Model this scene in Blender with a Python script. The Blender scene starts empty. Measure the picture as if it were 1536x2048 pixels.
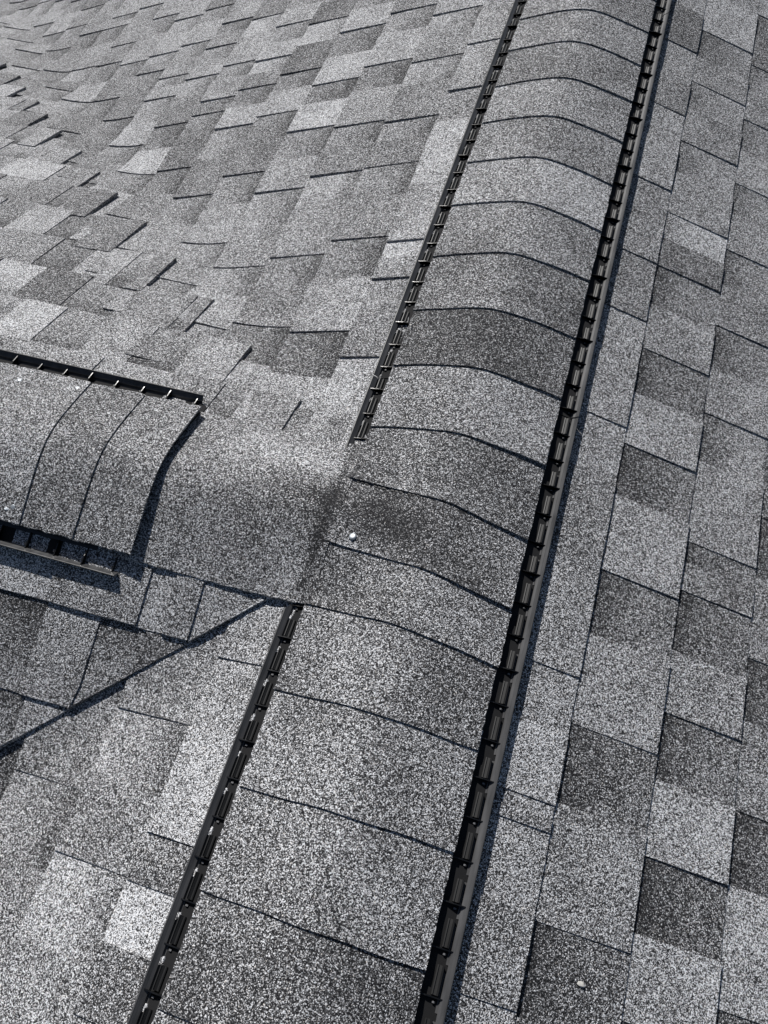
import bpy, math, random
import numpy as np
from mathutils import Vector, Euler

random.seed(7)
sc = bpy.context.scene
COL = sc.collection

# ------------------------------------------------------------------ camera
cam_d = bpy.data.cameras.new('camera')
cam = bpy.data.objects.new('camera', cam_d)
COL.objects.link(cam)
cam.location = (0.1412, -0.6500, 1.0869)
cam.rotation_euler = Euler((0.49202, 0.04823, 0.29133), 'XYZ')
cam_d.sensor_fit = 'VERTICAL'
cam_d.sensor_height = 24.0
cam_d.sensor_width = 18.0
cam_d.lens = 24.0 * 1570.4 / 2048.0
cam_d.clip_start = 0.02
cam_d.clip_end = 200.0
sc.camera = cam

# ------------------------------------------------------------------ light
SUN = Vector((-0.66, 0.95, 1.0)).normalized()          # towards the sun
elev = math.asin(SUN.z)
world = bpy.data.worlds.new('World')
sc.world = world
world.use_nodes = True
wn = world.node_tree.nodes
wl = world.node_tree.links
wn.clear()
sky = wn.new('ShaderNodeTexSky')
sky.sky_type = 'NISHITA'
sky.sun_disc = False
sky.sun_elevation = elev
sky.sun_rotation = math.atan2(SUN.x, SUN.y)
bg = wn.new('ShaderNodeBackground')
bg.inputs['Strength'].default_value = 0.05
wo = wn.new('ShaderNodeOutputWorld')
wl.new(sky.outputs[0], bg.inputs[0])
wl.new(bg.outputs[0], wo.inputs[0])
sun_d = bpy.data.lights.new('sun', 'SUN')
sun_d.energy = 5.0
sun_d.angle = math.radians(0.53)
sun_d.color = (1.0, 0.975, 0.94)
sun = bpy.data.objects.new('sun', sun_d)
COL.objects.link(sun)
sun.location = (-3, 4, 5)
sun.rotation_euler = (-SUN).to_track_quat('-Z', 'Y').to_euler()
sc.view_settings.view_transform = 'Standard'
sc.view_settings.look = 'None'
sc.view_settings.gamma = 1.0
sc.view_settings.exposure = 0.02
sc.render.engine = 'CYCLES'

# ------------------------------------------------------------------ measured layout (metres; x across the main ridge, y along it)
SM_E = [(0.315, 1.51, 0.75), (0.332, 1.228, 0.55), (0.307, 0.917, 0.5), (0.334, 0.702, 0.75), (0.334, 0.616, 0.35), (0.319, 0.486, 0.7), (0.323, 0.382, 0.22), (0.321, 0.257, 0.72), (0.33, 0.131, 0.3), (0.313, 0.003, 0.66), (0.314, -0.108, 0.28), (0.323, -0.215, 0.65), (0.337, -0.343, 0.28), (0.332, -0.487, 0.62), (0.334, -0.613, 0.28), (0.215, 0.055, 0.5), (0.213, -0.193, 0.65), (0.221, -0.272, 0.55), (0.233, -0.366, 0.9), (0.232, -0.466, 0.5), (0.243, -0.548, 0.6), (0.243, -0.669, 0.55), (0.4, 1.066, 0.5), (0.406, 0.66, 0.35), (0.471, 0.685, 0.4), (0.405, 0.471, 0.45), (0.477, 0.386, 0.6), (0.412, 0.236, 0.55), (0.43, 0.086, 0.62), (0.443, -0.098, 0.25), (0.453, -0.18, 0.6), (0.451, -0.302, 0.3), (0.447, -0.393, 0.8), (0.458, -0.532, 0.22), (0.458, -0.637, 0.8), (0.512, 0.23, 0.4), (0.53, 0.032, 0.3), (0.554, -0.141, 0.3), (0.569, -0.409, 0.3), (0.566, -0.545, 0.85), (0.198, 1.37, 0.3), (0.347, 1.327, 0.55)]
SM_W = [(-1.022, 1.612, 0.7), (-0.902, 1.66, 0.75), (-0.758, 1.506, 0.7), (-0.622, 1.528, 0.8), (-0.759, 1.62, 0.3), (-0.758, 1.391, 0.28), (-0.884, 1.462, 0.8), (-0.625, 1.323, 0.85), (-0.481, 1.187, 0.25), (-0.908, 1.369, 0.7), (-0.735, 1.272, 0.3), (-0.745, 1.192, 0.75), (-0.594, 1.152, 0.3), (-0.464, 1.085, 0.6), (-0.898, 1.158, 0.8), (-0.749, 1.06, 0.3), (-0.621, 1.068, 0.92), (-0.616, 0.972, 0.4), (-0.867, 1.237, 0.35), (-0.997, 1.145, 0.35), (-1.004, 1.299, 0.6), (-2.166, 2.106, 0.75), (-2.025, 2.129, 0.4), (-1.787, 1.892, 0.35), (-1.455, 1.723, 0.75), (-1.382, 1.476, 0.35), (-1.576, 1.375, 0.35), (-1.395, 1.236, 0.35), (-1.279, 1.177, 0.8), (-1.261, 1.394, 0.7), (-1.161, 1.01, 0.88), (-1.024, 0.907, 0.28), (-0.467, 0.781, 0.45), (-0.361, 0.759, 0.4), (-0.257, 0.516, 0.8), (-0.327, 0.506, 0.4), (-0.424, 0.479, 0.4), (-0.637, 0.816, 0.65), (-0.717, 0.784, 0.4), (-0.646, 0.576, 0.6), (-0.515, 0.592, 0.6), (-0.459, 0.712, 0.66), (-0.225, 0.755, 0.82), (-0.347, 0.959, 0.4), (-0.22, -0.578, 0.92), (-0.366, -0.544, 0.6), (-0.448, -0.659, 0.45), (-0.34, -0.752, 0.8), (-0.241, -0.755, 0.95), (-0.383, -0.797, 0.62), (-0.273, -0.825, 0.6), (-0.24, -0.368, 0.65), (-0.252, -0.443, 0.5), (-0.416, 0.258, 0.28), (-0.321, 0.237, 0.25), (-0.222, 0.266, 0.45), (-0.214, 0.202, 0.65)]
SM_N = [(-1.46, 0.855, 0.9), (-1.289, 0.583, 0.28), (-1.209, 0.693, 0.33), (-1.102, 0.58, 0.28), (-1.133, 0.491, 0.5), (-1.046, 0.419, 0.33), (-1.075, 0.321, 0.72), (-1.069, 0.752, 0.8), (-0.909, 0.611, 0.8), (-0.795, 0.336, 0.5), (-0.959, 0.272, 0.3), (-0.959, 0.188, 0.9), (-0.849, 0.14, 0.33), (-0.847, 0.247, 0.4), (-0.625, 0.127, 0.33), (-0.737, 0.192, 0.66), (-0.424, 0.097, 0.28), (-0.493, 0.184, 0.7), (-0.351, 0.062, 0.5), (-0.257, 0.095, 0.4), (-0.393, 0.174, 0.65)]
SM_S = [(-0.626, -0.34, 0.62), (-0.379, -0.313, 0.62), (-0.588, -0.442, 0.26), (-0.426, -0.409, 0.42), (-0.582, -0.534, 0.4)]
ED_E = [(0.235, -0.257), (0.236, 0.213), (0.237, -0.702), (0.238, 0.621), (0.238, 0.466), (0.238, -0.484), (0.238, -0.447), (0.239, 1.331), (0.239, 0.838), (0.24, 1.09), (0.257, -0.045), (0.337, -0.067), (0.339, -0.325), (0.339, -0.595), (0.34, 0.184), (0.343, 1.438), (0.343, 1.23), (0.343, 0.406), (0.343, 0.624), (0.344, 1.014), (0.345, 0.78), (0.423, 1.619), (0.433, 1.402), (0.441, 1.189), (0.451, 0.964), (0.463, 0.755), (0.467, 0.541), (0.472, -0.256), (0.475, -0.468), (0.475, 0.323), (0.494, -0.046), (0.496, 0.047), (0.556, -0.115), (0.565, -0.36), (0.579, -0.625)]
ED_W = [(-0.205, 0.432), (-0.221, 0.235), (-0.227, 1.247), (-0.229, 1.059), (-0.231, 0.55), (-0.241, -0.641), (-0.243, -0.706), (-0.245, -0.377), (-0.25, 0.442), (-0.262, -0.868), (-0.303, 0.814), (-0.338, 1.43), (-0.34, 0.308), (-0.34, 1.221), (-0.344, 0.98), (-0.344, 0.574), (-0.358, -0.703), (-0.368, -0.486), (-0.469, 1.498), (-0.48, 1.25), (-0.484, 0.539), (-0.484, 0.999), (-0.487, 0.327), (-0.488, 0.814), (-0.498, 1.251), (-0.507, -0.616), (-0.56, 0.301), (-0.607, 1.463), (-0.612, 1.217), (-0.619, 0.52), (-0.623, 1.017), (-0.625, 0.782), (-0.74, 1.559), (-0.746, 1.309), (-0.755, 1.121), (-0.761, 0.615), (-0.766, 0.873), (-0.87, 1.597), (-0.877, 1.419), (-0.883, 1.28), (-0.891, 1.1), (-0.898, 0.813), (-0.997, 1.689), (-1.004, 1.44), (-1.013, 1.263), (-1.02, 1.196), (-1.031, 0.949), (-1.124, 1.718), (-1.126, 1.576), (-1.134, 1.413), (-1.151, 1.177), (-1.173, 0.945), (-1.258, 1.641), (-1.266, 1.46), (-1.274, 1.344), (-1.291, 1.106), (-1.388, 1.842), (-1.392, 1.628), (-1.398, 1.524), (-1.412, 1.276), (-1.518, 1.905), (-1.532, 1.417), (-1.533, 1.625), (-1.652, 2.028), (-1.656, 1.781), (-1.658, 1.662), (-1.666, 1.423), (-1.782, 2.022), (-1.786, 1.681), (-1.79, 1.942), (-1.846, 1.516), (-1.916, 1.686), (-1.92, 1.954), (-2.042, 1.893), (-2.048, 2.189), (-2.053, 2.053), (-2.177, 2.052), (-2.189, 1.873), (-2.203, 2.304), (-2.305, 2.173), (-2.311, 1.994), (-2.342, 2.366), (-2.436, 2.15), (-2.461, 2.411), (-2.561, 2.205), (-2.565, 2.407), (-2.65, 2.298), (-2.766, 2.453)]
ED_N = [(0.063, -0.31), (0.074, -0.462), (0.101, -0.718), (0.185, -0.472), (0.189, -0.676), (0.19, -0.89), (0.314, -0.623), (0.318, -0.661), (0.329, -0.918), (0.453, -0.788), (0.46, -0.815), (0.464, -1.085), (0.602, -0.95), (0.604, -1.152), (0.647, -1.353), (0.736, -1.248), (0.745, -1.113), (0.855, -1.35), (0.857, -1.241), (0.971, -1.377), (0.974, -1.395), (0.995, -1.602), (1.089, -1.522), (1.209, -1.649), (1.309, -1.759), (1.318, -1.809), (1.417, -1.891), (1.514, -1.98), (1.658, -2.127)]
ED_S = [(-0.317, -0.329), (-0.32, -0.42), (-0.44, -0.483)]
CAPS = [(1.422, 1.430), (1.2892, 1.2958), (1.1607, 1.1683), (1.0238, 1.0349), (.8935, .8966), (.7609, .7609), (.6282, .6238), (.4803, .4888),
        (.338, .3449), (.2042, .2047), (.0663, .0637), (-.0479, -.0792), (-.1696, -.1993), (-.2734, -.2911), (-.4116, -.4142),
        (-.5523, -.5494), (-.6863, -.6905), (-.8228, -.8206), (-.962, -.962), (-1.10, -1.10)]
CAP_TONE = [.5, .47, .52, .42, .5, .47, .64, .46, .38, .24, .50, .38, .36, .42, .42, .52, .52, .33, .42, .5]
WB = [.125, .272, .409, .549, .690, .824, .953, 1.078, 1.207, 1.335, 1.462, 1.591, 1.721, 1.851, 1.981, 2.112, 2.241, 2.372, 2.505, 2.62, 2.75, 2.885, 3.02, 3.15]
EB = [.125, .272, .409, .539, .673, .807, .941, 1.075]
NB = [.0, .124, .257, .393, .527, .670, .803, .916, 1.031, 1.147, 1.255, 1.360, 1.468, 1.562, 1.675, 1.79, 1.90, 2.02, 2.14]
SB = [.06, .245, .389, .525, .660, .795]                 # slope distance south of the cross ridge

TP = math.tan(math.radians(19.39))
TG = math.tan(math.radians(19.9))
YG, HG = -.1207, -.012

def zmain(x): return -TP * abs(x)
def zgab(y): return HG - TG * abs(y - YG)
def smax(a, b, k):
    h = max(k - abs(a - b), 0.0) / k
    return max(a, b) + h * h * k * .25
def sstep(a, b, x):
    t = min(1, max(0, (x - a) / (b - a))); return t * t * (3 - 2 * t)
def zgab_r(y, r=.03): return HG + .0 - TG * (math.sqrt((y - YG) ** 2 + r * r) - r * .45)
def zmain_r(x, r=.05): return -TP * (math.sqrt(x * x + r * r) - r * r / .30)
def valley_n(xa): return YG + (xa * TP + HG) / TG         # y where the left slope meets the far side of the cross gable
def valley_s(xa): return YG - (xa * TP + HG) / TG
def cut_y(xa): return -.272 - .876 * (xa - .218)
def cut_s(y): return .218 + (-.272 - y) / .876            # |x| of the closed-cut edge

# ------------------------------------------------------------------ helpers
def tag(o, label=None, cat=None, group=None, kind=None):
    if label: o['label'] = label
    if cat: o['category'] = cat
    if group: o['group'] = group
    if kind: o['kind'] = kind
    return o

def mesh_obj(name, V, F, mat, parent=None, tones=None, smooth=False):
    me = bpy.data.meshes.new(name)
    me.from_pydata(V, [], F)
    me.materials.append(mat)
    if tones is not None:
        a = me.attributes.new('tone', 'FLOAT', 'POINT')
        a.data.foreach_set('value', np.asarray(tones, dtype=np.float32))
    if smooth:
        me.polygons.foreach_set('use_smooth', [True] * len(me.polygons))
    me.update()
    o = bpy.data.objects.new(name, me)
    COL.objects.link(o)
    if parent is not None: o.parent = parent
    return o

def empty(name, loc=(0, 0, 0)):
    o = bpy.data.objects.new(name, None)
    o.empty_display_size = .05
    COL.objects.link(o)
    o.location = loc
    return o

def sheet(fn, us, vs, bottom, tone):
    """closed solid: top grid fn(u,v)->(x,y,z), bottom(u,v)->z ; tone(u,v)"""
    V, T, F = [], [], []
    nu, nv = len(us), len(vs)
    for u in us:
        for v in vs:
            V.append(fn(u, v)); T.append(tone(u, v))
    nb = len(V)
    for i, u in enumerate(us):
        for j, v in enumerate(vs):
            p = V[i * nv + j]
            V.append((p[0], p[1], bottom(u, v, p))); T.append(T[i * nv + j])
    def I(i, j): return i * nv + j
    for i in range(nu - 1):
        for j in range(nv - 1):
            F.append((I(i, j), I(i + 1, j), I(i + 1, j + 1), I(i, j + 1)))
            F.append((nb + I(i, j + 1), nb + I(i + 1, j + 1), nb + I(i + 1, j), nb + I(i, j)))
    for i in range(nu - 1):
        for j in (0, nv - 1):
            q = (I(i, j), nb + I(i, j), nb + I(i + 1, j), I(i + 1, j))
            F.append(q if j == 0 else q[::-1])
    for j in range(nv - 1):
        for i in (0, nu - 1):
            q = (I(i, j), I(i, j + 1), nb + I(i, j + 1), nb + I(i, j))
            F.append(q if i == 0 else q[::-1])
    return V, F, T

def fix_normals(o):
    import bmesh
    bm = bmesh.new(); bm.from_mesh(o.data)
    bmesh.ops.recalc_face_normals(bm, faces=bm.faces)
    bm.to_mesh(o.data); bm.free()

def boxes_mesh(B):
    V, F = [], []
    for (a, b) in B:
        n = len(V)
        for z in (a[2], b[2]):
            V += [(a[0], a[1], z), (b[0], a[1], z), (b[0], b[1], z), (a[0], b[1], z)]
        F += [(n, n + 3, n + 2, n + 1), (n + 4, n + 5, n + 6, n + 7)]
        for k in range(4):
            k2 = (k + 1) % 4
            F.append((n + k, n + k2, n + 4 + k2, n + 4 + k))
    return V, F

Rinv = cam.rotation_euler.to_matrix().transposed()
def in_view(p, m=60):
    q = Rinv @ (Vector(p) - Vector(cam.location))
    if q.z > -.05: return False
    u = 768 + 1570.4 * q.x / -q.z; w = 1024 - 1570.4 * q.y / -q.z
    return -m < u < 1536 + m and -m < w < 2048 + m

# ------------------------------------------------------------------ materials
def nodes(name):
    m = bpy.data.materials.new(name); m.use_nodes = True
    nt = m.node_tree
    return m, nt, nt.nodes, nt.links, nt.nodes['Principled BSDF']

def mk_granules():
    m, nt, N, L, P = nodes('mineral_granules')
    geo = N.new('ShaderNodeNewGeometry')
    att = N.new('ShaderNodeAttribute'); att.attribute_name = 'tone'
    oi = N.new('ShaderNodeObjectInfo')
    off = N.new('ShaderNodeVectorMath'); off.operation = 'MULTIPLY_ADD'
    off.inputs[1].default_value = (3.1, 5.3, 7.7)
    L.new(oi.outputs['Random'], off.inputs[0]); L.new(geo.outputs['Position'], off.inputs[2])
    # wobble the cells so that they are not regular
    v1 = N.new('ShaderNodeTexVoronoi'); v1.inputs['Scale'].default_value = 800
    v2 = N.new('ShaderNodeTexVoronoi'); v2.inputs['Scale'].default_value = 560
    nz = N.new('ShaderNodeTexNoise'); nz.inputs['Scale'].default_value = 14; nz.inputs['Detail'].default_value = 3
    nz2 = N.new('ShaderNodeTexNoise'); nz2.inputs['Scale'].default_value = 110; nz2.inputs['Detail'].default_value = 2
    for t in (v1, v2, nz, nz2): L.new(off.outputs[0], t.inputs['Vector'])
    s1 = N.new('ShaderNodeSeparateColor'); L.new(v1.outputs['Color'], s1.inputs[0])
    s2 = N.new('ShaderNodeSeparateColor'); L.new(v2.outputs['Color'], s2.inputs[0])
    def M(op, a, b, c=None):
        n = N.new('ShaderNodeMath'); n.operation = op
        for i, x in enumerate((a, b, c)):
            if x is None: continue
            if isinstance(x, (int, float)): n.inputs[i].default_value = x
            else: L.new(x, n.inputs[i])
        return n.outputs[0]
    r = M('MULTIPLY_ADD', s1.outputs[0], .62, M('MULTIPLY', s2.outputs[0], .38))
    r = M('MULTIPLY_ADD', M('SUBTRACT', r, .5), 1.46, .468)
    t = M('MULTIPLY_ADD', M('SUBTRACT', att.outputs['Fac'], .5), .66, r)
    t = M('MULTIPLY_ADD', M('SUBTRACT', nz.outputs[0], .5), .22, t)
    t = M('MULTIPLY_ADD', M('SUBTRACT', nz2.outputs[0], .5), .14, t)
    cr = N.new('ShaderNodeValToRGB')
    E = cr.color_ramp
    E.elements[0].position = .10; E.elements[0].color = (.010, .010, .012, 1)
    E.elements[1].position = 1.0; E.elements[1].color = (.80, .81, .83, 1)
    for p, c in ((.30, .030), (.44, .075), (.56, .17), (.70, .36), (.84, .62)):
        e = E.elements.new(p); e.color = (c, c * 1.0, c * 1.03, 1)
    L.new(t, cr.inputs[0])
    # a few warm and bluish granules
    hue = N.new('ShaderNodeMix'); hue.data_type = 'RGBA'; hue.blend_type = 'MULTIPLY'; hue.inputs[0].default_value = 1
    cr2 = N.new('ShaderNodeValToRGB'); e2 = cr2.color_ramp
    e2.elements[0].color = (1.0, .93, .84, 1); e2.elements[1].color = (.92, .97, 1.0, 1)
    e = e2.elements.new(.12); e.color = (1, 1, 1, 1); e = e2.elements.new(.8); e.color = (1, 1, 1, 1)
    L.new(s1.outputs[1], cr2.inputs[0])
    L.new(cr.outputs[0], hue.inputs['A']); L.new(cr2.outputs[0], hue.inputs['B'])
    L.new(hue.outputs['Result'], P.inputs['Base Color'])
    P.inputs['Roughness'].default_value = .85
    P.inputs['Specular IOR Level'].default_value = .25
    b = N.new('ShaderNodeBump'); b.inputs['Strength'].default_value = .55; b.inputs['Distance'].default_value = .0012
    h = M('SUBTRACT', 1.0, v1.outputs['Distance'])
    h = M('MULTIPLY_ADD', s1.outputs[2], .8, h)
    L.new(h, b.inputs['Height'])
    L.new(b.outputs[0], P.inputs['Normal'])
    return m

def mk_plastic(name='black_plastic', base=.022, rough=.42):
    m, nt, N, L, P = nodes(name)
    tc = N.new('ShaderNodeNewGeometry')
    nz = N.new('ShaderNodeTexNoise'); nz.inputs['Scale'].default_value = 70; nz.inputs['Detail'].default_value = 5
    mp = N.new('ShaderNodeMapping'); mp.inputs['Scale'].default_value = (1, .25, 1)
    L.new(tc.outputs['Position'], mp.inputs[0]); L.new(mp.outputs[0], nz.inputs['Vector'])
    cr = N.new('ShaderNodeValToRGB')
    cr.color_ramp.elements[0].position = .3; cr.color_ramp.elements[0].color = (base * .7, base * .7, base * .72, 1)
    cr.color_ramp.elements[1].position = .75; cr.color_ramp.elements[1].color = (base * 1.7, base * 1.7, base * 1.75, 1)
    L.new(nz.outputs[0], cr.inputs[0]); L.new(cr.outputs[0], P.inputs['Base Color'])
    r2 = N.new('ShaderNodeMapRange'); r2.inputs['To Min'].default_value = rough - .08; r2.inputs['To Max'].default_value = rough + .12
    L.new(nz.outputs[0], r2.inputs[0]); L.new(r2.outputs[0], P.inputs['Roughness'])
    b = N.new('ShaderNodeBump'); b.inputs['Strength'].default_value = .15; b.inputs['Distance'].default_value = .0005
    L.new(nz.outputs[0], b.inputs['Height']); L.new(b.outputs[0], P.inputs['Normal'])
    return m

def mk_plain(name, c, rough, metal=0.0):
    m, nt, N, L, P = nodes(name)
    nz = N.new('ShaderNodeTexNoise'); nz.inputs['Scale'].default_value = 400
    g = N.new('ShaderNodeNewGeometry'); L.new(g.outputs['Position'], nz.inputs['Vector'])
    cr = N.new('ShaderNodeValToRGB')
    cr.color_ramp.elements[0].color = tuple(x * .6 for x in c) + (1,)
    cr.color_ramp.elements[1].color = tuple(min(1, x * 1.25) for x in c) + (1,)
    L.new(nz.outputs[0], cr.inputs[0]); L.new(cr.outputs[0], P.inputs['Base Color'])
    P.inputs['Roughness'].default_value = rough; P.inputs['Metallic'].default_value = metal
    return m

GR = mk_granules()
PL = mk_plastic('black_plastic', .0045, .27)
PANEL = mk_plastic('grey_black_plastic', .006, .50)
SHEEN = mk_plastic('sheen_toned_plastic', .05, .36)  # same black plastic, baffle's sun sheen put into a lighter base colour
MAT = mk_plain('black_fibre_mat', (.006, .006, .007), .95)
FELT = mk_plain('black_felt', (.03, .03, .03), .95)
ZINC = mk_plain('zinc_nail', (.42, .45, .48), .45, .5)
SEAL = mk_plain('clear_sealant', (.72, .76, .80), .2)
CHIP = mk_plain('pale_fleck', (.5, .49, .46), .8)
CLIPM = mk_plain('glossy_plastic', (.16, .16, .165), .25)
TAR = mk_plain('asphalt_edge', (.02, .02, .022), .5)

# ------------------------------------------------------------------ roof slopes (decking under the shingles)
def slab(name, P4, label):
    V = [tuple(p) for p in P4] + [(p[0], p[1], p[2] - .02) for p in P4]
    F = [(0, 1, 2, 3), (7, 6, 5, 4), (0, 4, 5, 1), (1, 5, 6, 2), (2, 6, 7, 3), (3, 7, 4, 0)]
    o = mesh_obj(name, V, F, GR, None, [.5] * 8)
    fix_normals(o)
    return tag(o, label, 'roof slope', None, 'structure')

X1, Y0, Y1 = 5.0, -3.0, 7.0
west = slab('roof_slope', [(-X1, Y0, -TP * X1), (-.03, Y0, -TP * .03), (-.03, Y1, -TP * .03), (-X1, Y1, -TP * X1)],
            'large shingled slope to the left of the long ridge, running far into the top left corner')
east = slab('roof_slope', [(.03, Y0, -TP * .03), (X1, Y0, -TP * X1), (X1, Y1, -TP * X1), (.03, Y1, -TP * .03)],
            'shingled slope to the right of the long ridge vent, with four straight courses')
north = slab('roof_slope', [(-X1, YG, HG), (-.036, YG, HG), (-.036, Y1, HG - TG * (Y1 - YG)), (-X1, Y1, HG - TG * (Y1 - YG))],
             'lit slope above the short ridge at the left edge, stepping up to the long valley')
south = slab('roof_slope', [(-X1, Y0, HG - TG * (YG - Y0)), (-.036, Y0, HG - TG * (YG - Y0)), (-.036, YG, HG), (-X1, YG, HG)],
             'darker slope below the short ridge, cut off by a diagonal dark valley line')

# ------------------------------------------------------------------ shingle courses
def tone_at(samples, x0, x1, y0, y1):
    best = None
    for (x, y, s) in samples:
        if x0 <= x <= x1 and y0 <= y <= y1: best = s if best is None else (best + s) / 2
    if best is not None: best = .5 + (best - .5) * (.68 if best > .5 else .85)
    return best

def frange(a, b, n): return [a + (b - a) * i / n for i in range(n + 1)]

STUFF = {}
def piece(slope, uv, V, F, T, centre):
    if in_view(centre):
        o = mesh_obj('shingle', V, F, GR, slope, T)
    else:
        S = STUFF.setdefault(slope.name, (slope, [], [], []))
        n = len(S[1]); S[1].extend(V); S[2].extend([tuple(i + n for i in f) for f in F]); S[3].extend(T)

def pieces_along(edges, lo, hi, rng, sgn=1):
    """edges: positions whose south (sgn=1) side is a gap. returns [(a,b,is_tooth)] covering lo..hi"""
    E = sorted(e for e in edges if lo + .02 < e < hi - .02)
    pts = []
    cur = lo
    ext = []
    if not E: E = [lo + rng.uniform(.1, .25)]
    e = E[0]
    while e - .24 > lo + .05:
        e -= rng.uniform(.19, .3)
        ext.append(e)
    full = sorted(set([x for x in ext if x > lo + .03] + E))
    e = full[-1]
    while e + .28 < hi:
        e += rng.uniform(.19, .3); full.append(e)
    out = []
    prev = lo
    full.append(None)
    for i, e in enumerate(full):
        end = e if e is not None else hi
        span = end - prev
        if i == 0:
            g = min(.12, .5 * span)
        else:
            g = min(rng.uniform(.105, .14), rng.uniform(.42, .55) * span)
        if e is None:
            g = 0
        # tooth from prev to end-g, then gap to end
        if span - g > .004: out.append((prev, end - g, True))
        if g > .004: out.append((end - g, end, False))
        prev = end
    return out

def add_course_main(slope, side, xb0, xb1, edges, ylo, yhi, samples, rng, course):
    """courses running along the main ridge (side -1 left, +1 right)"""
    W = xb1 - xb0
    curved = side < 0
    for (a, b, tooth) in pieces_along(edges, ylo, yhi, rng):
        if b - a > .30:
            m = a + (b - a) * rng.uniform(.4, .6); segs = [(a, m), (m, b)]
        else: segs = [(a, b)]
        for (p, q) in segs:
            cx = side * (xb0 + xb1) / 2; cy = (p + q) / 2
            xs = sorted((side * xb0, side * xb1))
            s = tone_at(samples, xs[0], xs[1], p, q)
            if s is None: s = rng.uniform(.36, .68) if tooth else rng.uniform(.34, .52)
            lift = (rng.uniform(.0036, .0056) if curved and cy > -.1 else rng.uniform(.0024, .0034)) if tooth else 0.0
            bow = rng.uniform(-.0006, .0010)
            tilt = rng.uniform(-.0003, .0006)
            band = 0 if tooth else 1
            gx = rng.uniform(.25, .5)
            def fn(u, v, p=p, q=q, lift=lift, bow=bow, tilt=tilt):
                # u: 0 at the upslope hidden end .. 1 at the butt ; v along
                d = u
                xx = xb0 - .022 + (W + .022) * u
                jag = math.sin(v * 97 + course * 5.1) * .0007 if u > .99 else 0
                x = side * (xx + jag)
                y = p + (q - p) * v
                if curved and y < -.1: y = min(y, cut_y(abs(x)) + .03 + .0004 * v)
                zz = zmain(x)
                if curved:
                    zz = smax(zz, zgab(y), .025 if y > YG else .016)
                off = .0022 + .0042 * u + lift * (.45 + .55 * u) + bow * math.sin(math.pi * v) * u + tilt * v
                if curved and y < YG: off *= 1 - .42 * sstep(-.02, .01, y - cut_y(abs(x)))
                return (x, y, zz + off)
            def tn(u, v, s=s, band=band, gx=gx, tooth=tooth):
                if tooth: return s + .03 * math.sin(u * 5 + s * 40)
                k = math.exp(-max(0.0, u - .12) / (gx * .75))
                return s + .15 - .42 * k
            near_valley = curved and (abs(cy - valley_n(abs(cx))) < .25 or abs(cy - valley_s(abs(cx))) < .2)
            us = [0, .16, .35, .55, .78, 1.0]
            n = 6 if near_valley else (3 if q - p > .1 else 2)
            vs = frange(0, 1, n)
            if q - p < .004: continue
            V, F, T = sheet(fn, us, vs, lambda u, v, P: (smax(zmain(P[0]), zgab(P[1]), .025 if P[1] > YG else .016) if curved else zmain(P[0])) + .0012, tn)
            zc = zmain(cx)
            if curved: zc = max(zc, zgab(cy))
            piece(slope, None, V, F, T, (cx, cy, zc))

def add_course_gable(slope, sgn, d0, d1, edges, xlo, xhi, samples, rng, course, clip=False, endlift=0.0):
    """courses along the cross ridge; d measured from the ridge line; sgn +1 far side, -1 near side; x from xlo (far left) to xhi"""
    Wd = d1 - d0
    # east edges of teeth: gap lies east of each edge -> mirror the axis
    ed = [-e for e in edges if e < xhi - .03]
    lo, hi = -xhi, -xlo
    P = pieces_along(ed, lo, hi, rng)
    for (a, b, tooth) in P:
        if b - a < .004: continue
        x0, x1 = -b, -a
        cy = YG + sgn * (d0 + d1) / 2; cx = (x0 + x1) / 2
        ys = sorted((YG + sgn * d0, YG + sgn * d1))
        s = tone_at(samples, x0, x1, ys[0], ys[1])
        if s is None: s = rng.uniform(.36, .68) if tooth else rng.uniform(.36, .52)
        lift = rng.uniform(.0022, .0032) if tooth else 0.0
        bow = rng.uniform(-.0004, .0012)
        gx = rng.uniform(.25, .5)
        def fn(u, v, x0=x0, x1=x1, lift=lift, bow=bow):
            d = d0 - .022 + (Wd + .022) * u
            y = YG + sgn * (d + (math.sin(v * 80 + course) * .0007 if u > .99 else 0))
            xe = x1
            if clip: xe = min(x1, -cut_s(y))
            xa = min(x0, xe - .001)
            x = xa + (xe - xa) * v
            el = endlift * max(0.0, 1 - (xhi - x) / .2)
            if clip:
                el += .0006 * max(0.0, 1 - abs(-cut_s(y) - x) / .12)
            off = ((.0046 if course == 0 else .0034) if clip else .0026) + (.0030 if clip else .0042) * u + lift * (.45 + .55 * u) * (1.3 if clip else 1) + bow * math.sin(math.pi * v) * u + el + (.0030 if clip else .002)
            zz = HG - TG * d
            if clip: zz = smax(zz, zmain(x), .016)
            return (x, y, zz + off)
        def tn(u, v, s=s, gx=gx, tooth=tooth):
            if tooth: return s
            k = math.exp(-max(0.0, u - .12) / (gx * .75))
            return s + .15 - .42 * k
        base = .0012 + (.004 if clip else 0)
        V, F, T = sheet(fn, [0, .16, .35, .55, .78, 1.0], frange(0, 1, 4 if (clip or x1 > xhi - .25) else 3),
                        lambda u, v, Pt: max(HG - TG * abs(Pt[1] - YG) + .0012, Pt[2] - .0085), tn)
        piece(slope, None, V, F, T, (cx, cy, HG - TG * (d0 + d1) / 2))

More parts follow.
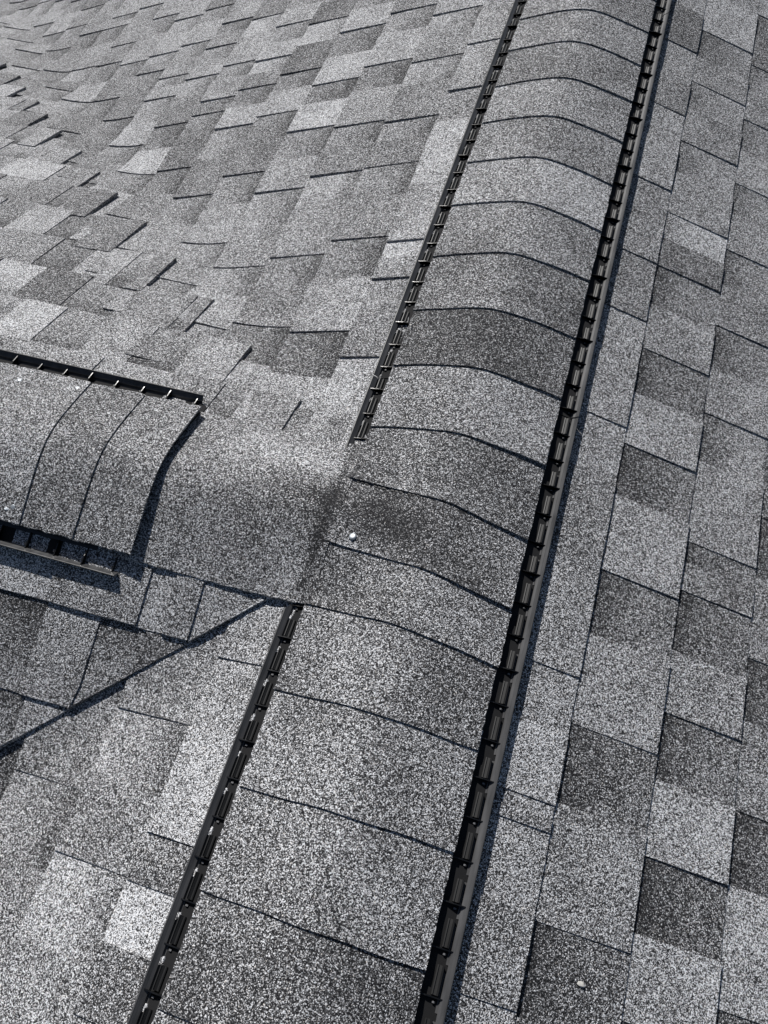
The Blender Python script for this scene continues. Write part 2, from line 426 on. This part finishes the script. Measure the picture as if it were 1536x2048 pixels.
# right slope
for k in range(len(EB) - 1):
    rng = random.Random(100 + k)
    ed = [y for (x, y) in ED_E if EB[k] + .015 < x < EB[k + 1] - .005 or (k == 2 and EB[2] < x < EB[3] - .03) or (k == 3 and .5391 < x)]
    ed = [y for (x, y) in ED_E if (EB[k] if k else .0) < x <= EB[k + 1]]
    if k == 0: ed = [y for y in ed if y not in (-.045,)]
    yhi = 2.15 if k < 5 else 1.6
    add_course_main(east, 1, EB[k], EB[k + 1], ed, -1.25, yhi, SM_E, rng, k)

# left slope: the part beyond the cross gable and the part before it
SH_W = [(-.855, .537), (-.772, .443), (-1.031, .688), (-1.216, .849), (-1.352, .959)]
for k in range(len(WB) - 1):
    rng = random.Random(300 + k)
    a, b = WB[k], WB[k + 1]
    xm = (a + b) / 2
    ed = [y for (x, y) in ED_W + SH_W if a < -x <= b and (x, y) != (-0.205, 0.432)]
    lo = max(valley_n(xm) - (.30 if k else .12), .035)
    if k == 0: lo = .0
    hi = 2.45 if k < 8 else 2.9
    if lo < hi - .3:
        add_course_main(west, -1, a, b, [y for y in ed if y > lo], lo, hi, SM_W, rng, k)
    if k < 8:
        hi2 = cut_y(max(a, .14)) + .03
        add_course_main(west, -1, a, b, [y for y in ed if y < hi2 - .06], min(-1.3, hi2 - .6), hi2, SM_W, rng, k + 50)

# far side of the cross gable; each course ends in a raised square end beside the valley
N_END = [-.31, -.472, -.623, -.788, -.950, -1.113, -1.241, -1.377, -1.522, -1.649, -1.759, -1.891, -1.98, -2.127, -2.26, -2.39, -2.52, -2.65]
for k in range(len(NB) - 1):
    rng = random.Random(600 + k)
    y0, y1 = NB[k], NB[k + 1]
    ed = [x for (y, x) in ED_N if y0 < y <= y1 and x < N_END[k] - .02]
    xlo = min(-1.75, N_END[k] - .9)
    add_course_gable(north, 1, y0 - YG, y1 - YG, ed, xlo, N_END[k], SM_N, rng, k, endlift=[.0045, .003, .004, .007, .0075, .007, .003, .003, .007, .0075, .003, .004, .008, .006, .007, .004, .005, .004][k])
# strip on the far side between ridge row and first course, east of the first square end
for k, (xa, xb, y0, y1, s) in enumerate([(-.33, -.20, -.01, .1, .42)]):
    V, F, T = sheet(lambda u, v: (xa + (xb - xa) * v, y0 + (y1 - y0) * u, smax(zgab(y0 + (y1 - y0) * u), zmain(xa + (xb - xa) * v), .03) + .0085 - .004 * k),
                    frange(0, 1, 3), frange(0, 1, 3), lambda u, v, P: P[2] - .008, lambda u, v: s)
    mesh_obj('shingle', V, F, GR, north, T)

# near side of the cross gable, cut along the valley
for k in range(len(SB) - 1):
    rng = random.Random(800 + k)
    d0, d1 = SB[k], SB[k + 1]
    ed = {0: [-.329, -.420, -.70], 1: [-.483], 2: []}.get(k, [])
    xh = -cut_s(YG - (d0 + d1) / 2) + .09
    add_course_gable(south, -1, d0, d1, [x for x in ed if x < xh], -1.6, xh, SM_S, rng, k, clip=True)

for nm, (slope, V, F, T) in STUFF.items():
    o = mesh_obj('shingle_field', V, F, GR, slope, T)
    tag(o, kind='stuff')

# ------------------------------------------------------------------ saddle sheet at the junction
rng = random.Random(5)
def saddle_z(x, y):
    g = HG - TG * (math.sqrt((y - YG) ** 2 + .036 ** 2) - .018)
    return smax(g, zmain(x), .03)
def saddle_fn(u, v):
    y = -.2725 + .302 * u + math.sin(v * 60) * .0008 * (u < .01)
    x = -.52 + .372 * v
    lift = .0098 + .0022 * min(1, u / .3) - .003 * max(0, u - .85) / .15 
    return (x, y, saddle_z(x, y) + lift + .0012 * math.sin(v * 9 + u * 4))
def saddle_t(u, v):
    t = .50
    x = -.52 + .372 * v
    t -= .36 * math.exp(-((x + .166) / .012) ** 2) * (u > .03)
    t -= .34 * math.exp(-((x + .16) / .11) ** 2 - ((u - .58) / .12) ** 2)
    t += .20 * math.exp(-((u - .80) / .13) ** 2) * min(1, max(0, (v - .3) / .3))  # sunlight on the far half, put into the tone
    t -= .10 * math.exp(-((u - .38) / .15) ** 2) * min(1, v * 1.4)  # shade on the near side of the crest fold, painted as darker tone
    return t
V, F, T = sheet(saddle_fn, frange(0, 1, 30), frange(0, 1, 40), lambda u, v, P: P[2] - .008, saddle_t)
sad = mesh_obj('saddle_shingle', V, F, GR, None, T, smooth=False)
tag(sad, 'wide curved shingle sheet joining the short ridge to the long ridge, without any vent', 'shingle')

# ------------------------------------------------------------------ main ridge caps
capE = empty('cap_shingle_row', (0, -1.1, 0)); tag(capE, 'row of overlapping bent cap shingles along the long main ridge', 'shingle row')
def sstep(a, b, x):
    t = min(1, max(0, (x - a) / (b - a))); return t * t * (3 - 2 * t)
def cap_z(x, y):
    hw = .0165
    if x < 0:
        gap = sstep(-.285, -.25, y) * (1 - sstep(-.045, -.005, y))
        hw = .0165 - .010 * gap * min(1, -x / .09)
    z = zmain_r(x) + hw
    if x < 0.03: z = smax(z, zgab_r(y, .045) + .0105 - .05 * max(0, x + .0), .03)
    return z
capE_loc = capE.location.copy()
for k, (yl, yr) in enumerate(CAPS):
    rng = random.Random(40 + k)
    nl, nr = (CAPS[k - 1] if k else (yl + .137, yr + .137))
    tone = CAP_TONE[k]
    wl_, wr_ = .1545 + rng.uniform(-.0012, .0012), .1505 + rng.uniform(-.001, .001)
    ragl = [rng.uniform(-.0009, .0009) for _ in range(40)]
    liftr = rng.uniform(0, .0012) + (.0022 if k in (10, 11, 12) else 0)
    liftl = .003 if k == 11 else rng.uniform(0, .0008)
    ph = rng.uniform(0, 9)
    def fn(u, v):
        # v across -1..1 ; u 0 at the south edge, 1 at the next cap's edge, runs on beneath it
        x = v * (wl_ if v < 0 else wr_)
        w = (v + 1) / 2
        y0 = yl + (yr - yl) * w; y1 = nl + (nr - nl) * w
        y = y0 + (y1 - y0) * u + (math.sin(w * 17 + ph) * .0006 if u < .01 else 0)
        if abs(v) > .99: x += ragl[int(u * 24) % 40] * (1 if v > 0 else 1)
        off = .0030 * (1 - u) if u <= 1 else -.0008
        off += (liftr * max(0, v) + liftl * max(0, -v)) * max(0, 1 - u * 2.2)
        return (x, y, cap_z(x, y) + off)
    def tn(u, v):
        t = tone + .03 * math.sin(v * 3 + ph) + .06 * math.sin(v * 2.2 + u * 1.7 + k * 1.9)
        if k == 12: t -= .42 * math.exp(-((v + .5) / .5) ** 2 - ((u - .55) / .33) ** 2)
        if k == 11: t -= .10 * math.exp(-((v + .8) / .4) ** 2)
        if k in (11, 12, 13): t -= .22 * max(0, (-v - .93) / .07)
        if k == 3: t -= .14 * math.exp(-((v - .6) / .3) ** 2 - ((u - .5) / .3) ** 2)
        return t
    us = frange(0, 1, 12) + [1.22]
    vs = [-1, -.93] + frange(-.85, .85, 20) + [.93, 1]
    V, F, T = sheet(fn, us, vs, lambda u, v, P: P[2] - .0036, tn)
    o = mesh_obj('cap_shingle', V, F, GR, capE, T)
    o.matrix_parent_inverse.translation = -capE_loc
bpy.context.view_layer.update()

# ------------------------------------------------------------------ cross ridge caps
capG = empty('cap_shingle_row', (-.456, YG, HG)); tag(capG, 'row of bent cap shingles on the short ridge at the left edge', 'shingle row')
GE = [(-.456, -.454), (-.567, -.561), (-.676, -.660), (-.97, -.96), (-1.105, -1.1), (-1.24, -1.235), (-1.37, -1.37)]
GT = [.48, .42, .55, .5, .5, .5]
capG_loc = capG.location.copy()
for k in range(len(GE) - 1):
    rng = random.Random(90 + k)
    (n0, s0), (n1, s1) = GE[k], GE[k + 1]
    rag = [rng.uniform(-.0016, .0016) for _ in range(64)]
    tone = GT[k]
    def fn(u, v):
        # v -1 near side .. 1 far side ; u 0 at the right hand edge
        w = (v + 1) / 2
        xa = s0 + (n0 - s0) * w; xb = s1 + (n1 - s1) * w
        x = xa + (xb - xa) * u
        dy = v * .149
        if abs(v) > .99: dy += rag[int(u * 28) % 64]
        off = .0030 * (1 - u) if u <= 1 else -.0008
        z = HG - TG * (math.sqrt(dy * dy + .05 ** 2) - .0083) + .0282
        return (x, YG + dy, z + off + (.003 * max(0, 1 - u * 3) if k == 0 else 0))
    us = frange(0, 1, 14 if k != 2 else 28) + [1.15]
    vs = [-1, -.93] + frange(-.85, .85, 18) + [.93, 1]
    V, F, T = sheet(fn, us, vs, lambda u, v, P: P[2] - .0036, lambda u, v: tone + .03 * math.sin(v * 4 + k))
    o = mesh_obj('cap_shingle', V, F, GR, capG, T)
    o.matrix_parent_inverse.translation = -capG_loc

# ------------------------------------------------------------------ ridge vents
PROFILE = [(.166, .0030), (.166, .0072), (.1672, .0072), (.1678, .0050), (.1715, .0050), (.1719, .0066), (.1731, .0066), (.1735, .0050),
           (.1752, .0050), (.1768, .0120), (.1750, .0205), (.1752, .0232), (.1770, .0242), (.1805, .0236), (.1822, .0205), (.1822, .0080), (.1810, .0030)]
def extrude(profile, s0, s1, place, bend=None, n=1):
    V, F = [], []
    m = len(profile)
    for i in range(n + 1):
        s = s0 + (s1 - s0) * i / n
        for (d, h) in profile: V.append(place(d, h, s))
    for i in range(n):
        for j in range(m):
            j2 = (j + 1) % m
            F.append((i * m + j, i * m + j2, (i + 1) * m + j2, (i + 1) * m + j))
    F.append(tuple(range(m))); F.append(tuple(range(n * m, n * m + m))[::-1])
    return V, F
def join(L):
    V, F = [], []
    for v, f in L:
        n = len(V); V += v; F += [tuple(i + n for i in q) for q in f]
    return V, F

def hash_(x): return int(abs(x) * 7919) % 97
def vent_side(root, place, s0, s1, base, step=.0535, first=0, weep=True, skew0=0.0, skew1=0.0, rib_from=.120, side_w=False):
    """place(d,h,s). Baffle with a foot, weep slots between the ribs, thin ribs crossing the channel."""
    panel = [(.1628, .0062), (.1630, .0098), (.1638, .0106), (.1648, .0112), (.1652, .0112), (.1654, .0100), (.1664, .0104), (.1695, .0132), (.1706, .0150), (.1718, .0152), (.1724, .0140), (.1700, .0062)]
    upper = [(.1762, .0124), (.1800, .0160), (.1832, .0196), (.1842, .0210), (.1854, .0214), (.1864, .0204), (.1856, .0188), (.1826, .0158), (.1780, .0112)]
    lower = [(.1719, .0020), (.1721, .0072), (.1745, .0082), (.1770, .0122), (.1781, .0110), (.1752, .0068), (.1750, .0020)]
    nn = max(2, int((s1 - s0) / .06))
    parts = []
    def pl_sk(d, h, s):
        # bevelled ends
        if abs(s - s0) < 1e-6: s += skew0 * (d - .166) 
        if abs(s - s1) < 1e-6: s += skew1 * (d - .166)
        return place(d, h, s)
    parts.append(extrude(upper, s0, s1, pl_sk, n=nn))
    ribs = []
    t = base
    k = 0
    while t > s0: t -= step; k -= 1
    t += step; k += 1
    cuts = []
    while t < s1 - .002:
        ribs.append((t, k)); t += step; k += 1
    mids = [] if not weep else [r[0] + step / 2 for r in ribs if r[0] + step / 2 + .006 < s1]
    if weep and ribs and ribs[0][0] - step / 2 > s0 + .006: mids = [ribs[0][0] - step / 2] + mids
    # louvre panels: one in each bay, starting at the rib
    for (t, k) in (([(ribs[0][0] - step, 0)] + ribs) if (ribs and weep) else []):
        a = max(t + .0025, s0 + .001); b = min(t + .0025 + step * (.62 if k % 3 else .52), s1 - .001)
        if b - a < .008: continue
        V, F = extrude(panel, a, b, place)
        q = mesh_obj('louvre_panel', V, F, PANEL, root); fix_normals(q)
    # lower wall with slots lined up with the openings
    a = s0 + .001
    lo_parts = []
    for mdl in mids:
        c = mdl + WSH
        if a < c - .005 < s1 and c + .005 < s1:
            lo_parts.append(extrude(lower, a, c - .0045, place)); a = c + .0045
    lo_parts.append(extrude(lower, a, s1 - .001, place))
    V, F = join(parts + lo_parts)
    o = mesh_obj('baffle', V, F, SHEEN, root); fix_normals(o)
    for (t, k) in ribs:
        tall = (k % 3 == 0)
        h = .0168 if tall else .0140
        th = .0008
        prof = [(rib_from, .0025), (rib_from, .0095), (.150, .0100), (.157, .0125), (.166, h - .001), (.1740, h), (.1815, h + .0012), (.1716, .0060), (.1716, .0025)]
        V, F = extrude(prof, t - th, t + th, place)
        r = mesh_obj('rib', V, F, PL, root); fix_normals(r)
        # small locking clip on the rib foot
    if side_w:
        for mdl in [r[0] + step / 2 for r in ribs if r[0] + step / 2 + .01 < s1]:
            if (hash_(mdl) % 5) == 0 and s0 > .1: continue
            dl = .0036 + .0010 * (hash_(mdl + 3) % 3)
            gv, gf = extrude([(.1712, .0070), (.1714, .0088), (.1726, .0100), (.1748, .0100), (.1760, .0086)], mdl - dl + .008, mdl + dl + .008, place, n=3)
            gv = [(p[0] + .0004 * math.sin(i * 7), p[1], p[2] + .0005 * math.sin(i * 5)) for i, p in enumerate(gv)]
            g = mesh_obj('granule_lump', gv, gf, GR, root, [1.0] * len(gv)); fix_normals(g)  # small pale lump in granule material, between two ribs
            g['kind'] = 'stuff'
    cl = []
    for (t, k) in ribs:
        cl.append(extrude([(.1665, .0070), (.1665, .0100), (.1690, .0108), (.1705, .0095), (.1705, .0070)], t - .0062, t - .0040, place))
    if cl:
        V, F = join(cl); o3 = mesh_obj('rib_clip', V, F, CLIPM, root); fix_normals(o3); tag(o3, kind='stuff')

WSH = 0.0
def place_E(d, h, s): return (d, s, -TP * d + h)
def place_W(d, h, s): return (-d, s, -TP * d + h)
def place_N(d, h, s): return (s, YG + d, HG - TG * d + h * 1.3)
def place_S(d, h, s): return (s, YG - d, HG - TG * d + h * 1.3)
def top_panel(root, place, s0, s1):
    P = []
    T = TP if place in (place_E, place_W) else TG
    ds = [0, .02, .04, .07, .11, .151]
    r = lambda d: -T * (math.sqrt(d * d + .0025) - .00833) + T * d
    P = [(d, r(d) + .0072) for d in ds] + [(d, r(d) + .0098) for d in ds[::-1]]
    V, F = extrude(P, s0, s1, place, n=max(1, int((s1 - s0) / .1)))
    o = mesh_obj('top_panel', V, F, PL, root); fix_normals(o)
    V, F = extrude([(.140, .0010), (.110, .0075), (.114, .0078), (.145, .0072), (.1765, .0076), (.1765, .0010)], s0, s1, place)
    o = mesh_obj('filter_mat', V, F, MAT, root); fix_normals(o)

def main_vent(y0, y1, label, wsegs, loc):
    root = empty('ridge_vent', (0, 0, 0)); tag(root, label, 'ridge vent', 'black ridge vents under the cap shingles')
    top_panel(root, place_E, y0, y1)
    vent_side(root, place_E, y0 + .0006, y1 - .0006, -.287)
    for (a, b, k0, k1) in wsegs:
        top_panel(root, place_W, a + (.004 if k0 else 0), b - (.012 if k1 else 0))
        vent_side(root, place_W, a, b, -.330, skew0=k0, skew1=k1, side_w=True)
    return root
WSH = .0065
v1 = main_vent(-1.042, .180, 'black plastic vent under the nearer ridge caps, its left side interrupted at the saddle sheet',
               [(-1.0414, -.262, 0, -1.2), (-.032, .1794, 1.5, 0)], 0)
v2 = main_vent(.182, 1.402, 'black plastic vent under the far half of the long ridge, up to the top edge', [(.1826, 1.4014, 0, 0)], 0)
v3 = main_vent(1.404, 2.30, 'black plastic vent section continuing beyond the top edge of the photo', [(1.4046, 2.29, 0, 0)], 0)
# comb of thin fins where the upper left side stops
fv = []
for i in range(6):
    y = -.012 - .0058 * i
    fv.append(extrude([(.150 + .001 * i, .006), (.150 + .001 * i, .0085), (.170 + .0005 * i, .0085), (.170 + .0005 * i, .006)], y, y + .0011, place_W))
fv.append(extrude([(.158, .005), (.158, .008), (.1605, .008), (.1605, .005)], -.044, -.011, place_W))
V, F = join(fv); o = mesh_obj('filter_comb', V, F, MAT, v1); fix_normals(o)

vg = empty('ridge_vent', (0, 0, 0)); tag(vg, 'black plastic vent under the caps of the short ridge at the left edge', 'ridge vent', 'black ridge vents under the cap shingles')
WSH = -.0065
for pf in (place_N, place_S):
    top_panel(vg, pf, -1.69, -.462)
    vent_side(vg, pf, -1.69, -.4735, -.537, weep=False)
# end wall of the cross vent
ds = [-.146 + .0146 * i for i in range(21)]
V, F = extrude([(d, .002) for d in ds] + [(d, .0225) for d in ds[::-1]], -.470, -.462,
               lambda d, h, s: (s, YG + d, HG - TG * (math.sqrt(d * d + .0025) - .0083) + h))
o = mesh_obj('end_wall', V, F, MAT, vg); fix_normals(o)
# ------------------------------------------------------------------ nails and flecks
def disc(name, c, nrm, r, h, mat, label, cat, group=None, n=14, dome=True, sx=1.0):
    c = Vector(c); nz = Vector(nrm).normalized()
    a = nz.orthogonal().normalized(); b = nz.cross(a)
    V, F = [], []
    rings = [(1.0, -.001), (1.0, h * .45), (.86, h * .8), (.5, h)] if dome else [(1, -.001), (1, h), (.9, h)]
    for (q, hh) in rings:
        for i in range(n):
            t = 2 * math.pi * i / n
            V.append(tuple(c + a * (math.cos(t) * r * q * sx) + b * (math.sin(t) * r * q) + nz * hh))
    V.append(tuple(c + nz * (h * 1.05)))
    for j in range(len(rings) - 1):
        for i in range(n):
            i2 = (i + 1) % n
            F.append((j * n + i, j * n + i2, (j + 1) * n + i2, (j + 1) * n + i))
    m = (len(rings) - 1) * n
    for i in range(n): F.append((m + i, m + (i + 1) % n, len(V) - 1))
    o = mesh_obj(name, V, F, mat, None, smooth=True); fix_normals(o)
    tag(o, label, cat, group)
    return o

def gcap_z(dy): return HG - TG * (math.sqrt(dy * dy + .05 ** 2) - .0083) + .0290
NW = (-TP, 0, 1)
disc('nail', (-.1135, -.1555, cap_z(-.1135, -.1555) + .0025), (-.2, .1, 1), .0062, .0028, ZINC, 'shiny nail head on the ridge cap beside the saddle sheet, below centre', 'nail', 'exposed nails')
for (x, y, lab, sx) in [(-.680, -.2450, 'nail head with a blob of sealant near the lower vent of the cross ridge', 1.0),
                    (-.799, -.008, 'small nail head under the upper vent of the cross ridge, nearest the left edge', 1.0),
                    (-.690, .006, 'small nail head under the upper vent of the cross ridge, beside the cap edge', 1.0)]:
    dy = y - YG
    disc('nail', (x, y, gcap_z(dy)), (0, TG if dy > 0 else -TG, 1), .0052, .0022, ZINC, lab, 'nail', 'exposed nails', sx=sx)
# blob of sealant beside the lower nail
b = bpy.data.objects
def blob(c, rs, label, cat, mat, seed, name):
    import bmesh
    rg = random.Random(seed)
    bm = bmesh.new(); bmesh.ops.create_icosphere(bm, subdivisions=2, radius=1)
    for v in bm.verts: v.co = Vector((v.co.x * rs[0], v.co.y * rs[1], v.co.z * rs[2])) * rg.uniform(.75, 1.15) + Vector(c)
    me = bpy.data.meshes.new(name); bm.to_mesh(me); bm.free(); me.materials.append(mat)
    o = bpy.data.objects.new(name, me); COL.objects.link(o)
    tag(o, label, cat); return o
blob((-.690, -.250, gcap_z(-.129) + .001), (.005, .004, .0016), 'clear smear of sealant beside the lower nail of the cross ridge', 'sealant', SEAL, 3, 'sealant_blob')
blob((-.196, .018, max(zmain(-.196), zgab(.018)) + .0095), (.0042, .0022, .0018), 'pale chip lying left of the end of the long vent', 'chip', CHIP, 4, 'pale_chip')
blob((-.147, .296, zmain(-.147) + .0225), (.0022, .0028, .0015), 'tiny pale chip caught beside the upper left vent', 'chip', CHIP, 5, 'pale_chip')
def zE(x): return -TP * x + .0075
blob((.348, -.649, zE(.348)), (.0050, .0035, .0008), 'white speck on the dark shingle near the bottom right corner', 'speck', CHIP, 6, 'white_speck')
# glossy sealant line under the raised cap edge at the junction
sv = []
for i in range(15):
    if i % 4 == 3: continue
    x = -.140 + i * .0075
    w = (x / .1545 + 1) / 2
    y = -.0479 + (-.0792 + .0479) * w - .0028
    sv.append(((x, y - .0012, cap_z(x, y) + .0002), (x + .0055, y + .0012, cap_z(x, y) + .0022)))
V, F = boxes_mesh(sv)
o = mesh_obj('sealant_strip', V, F, TAR, capE); o.matrix_parent_inverse.translation = -capE_loc; fix_normals(o)
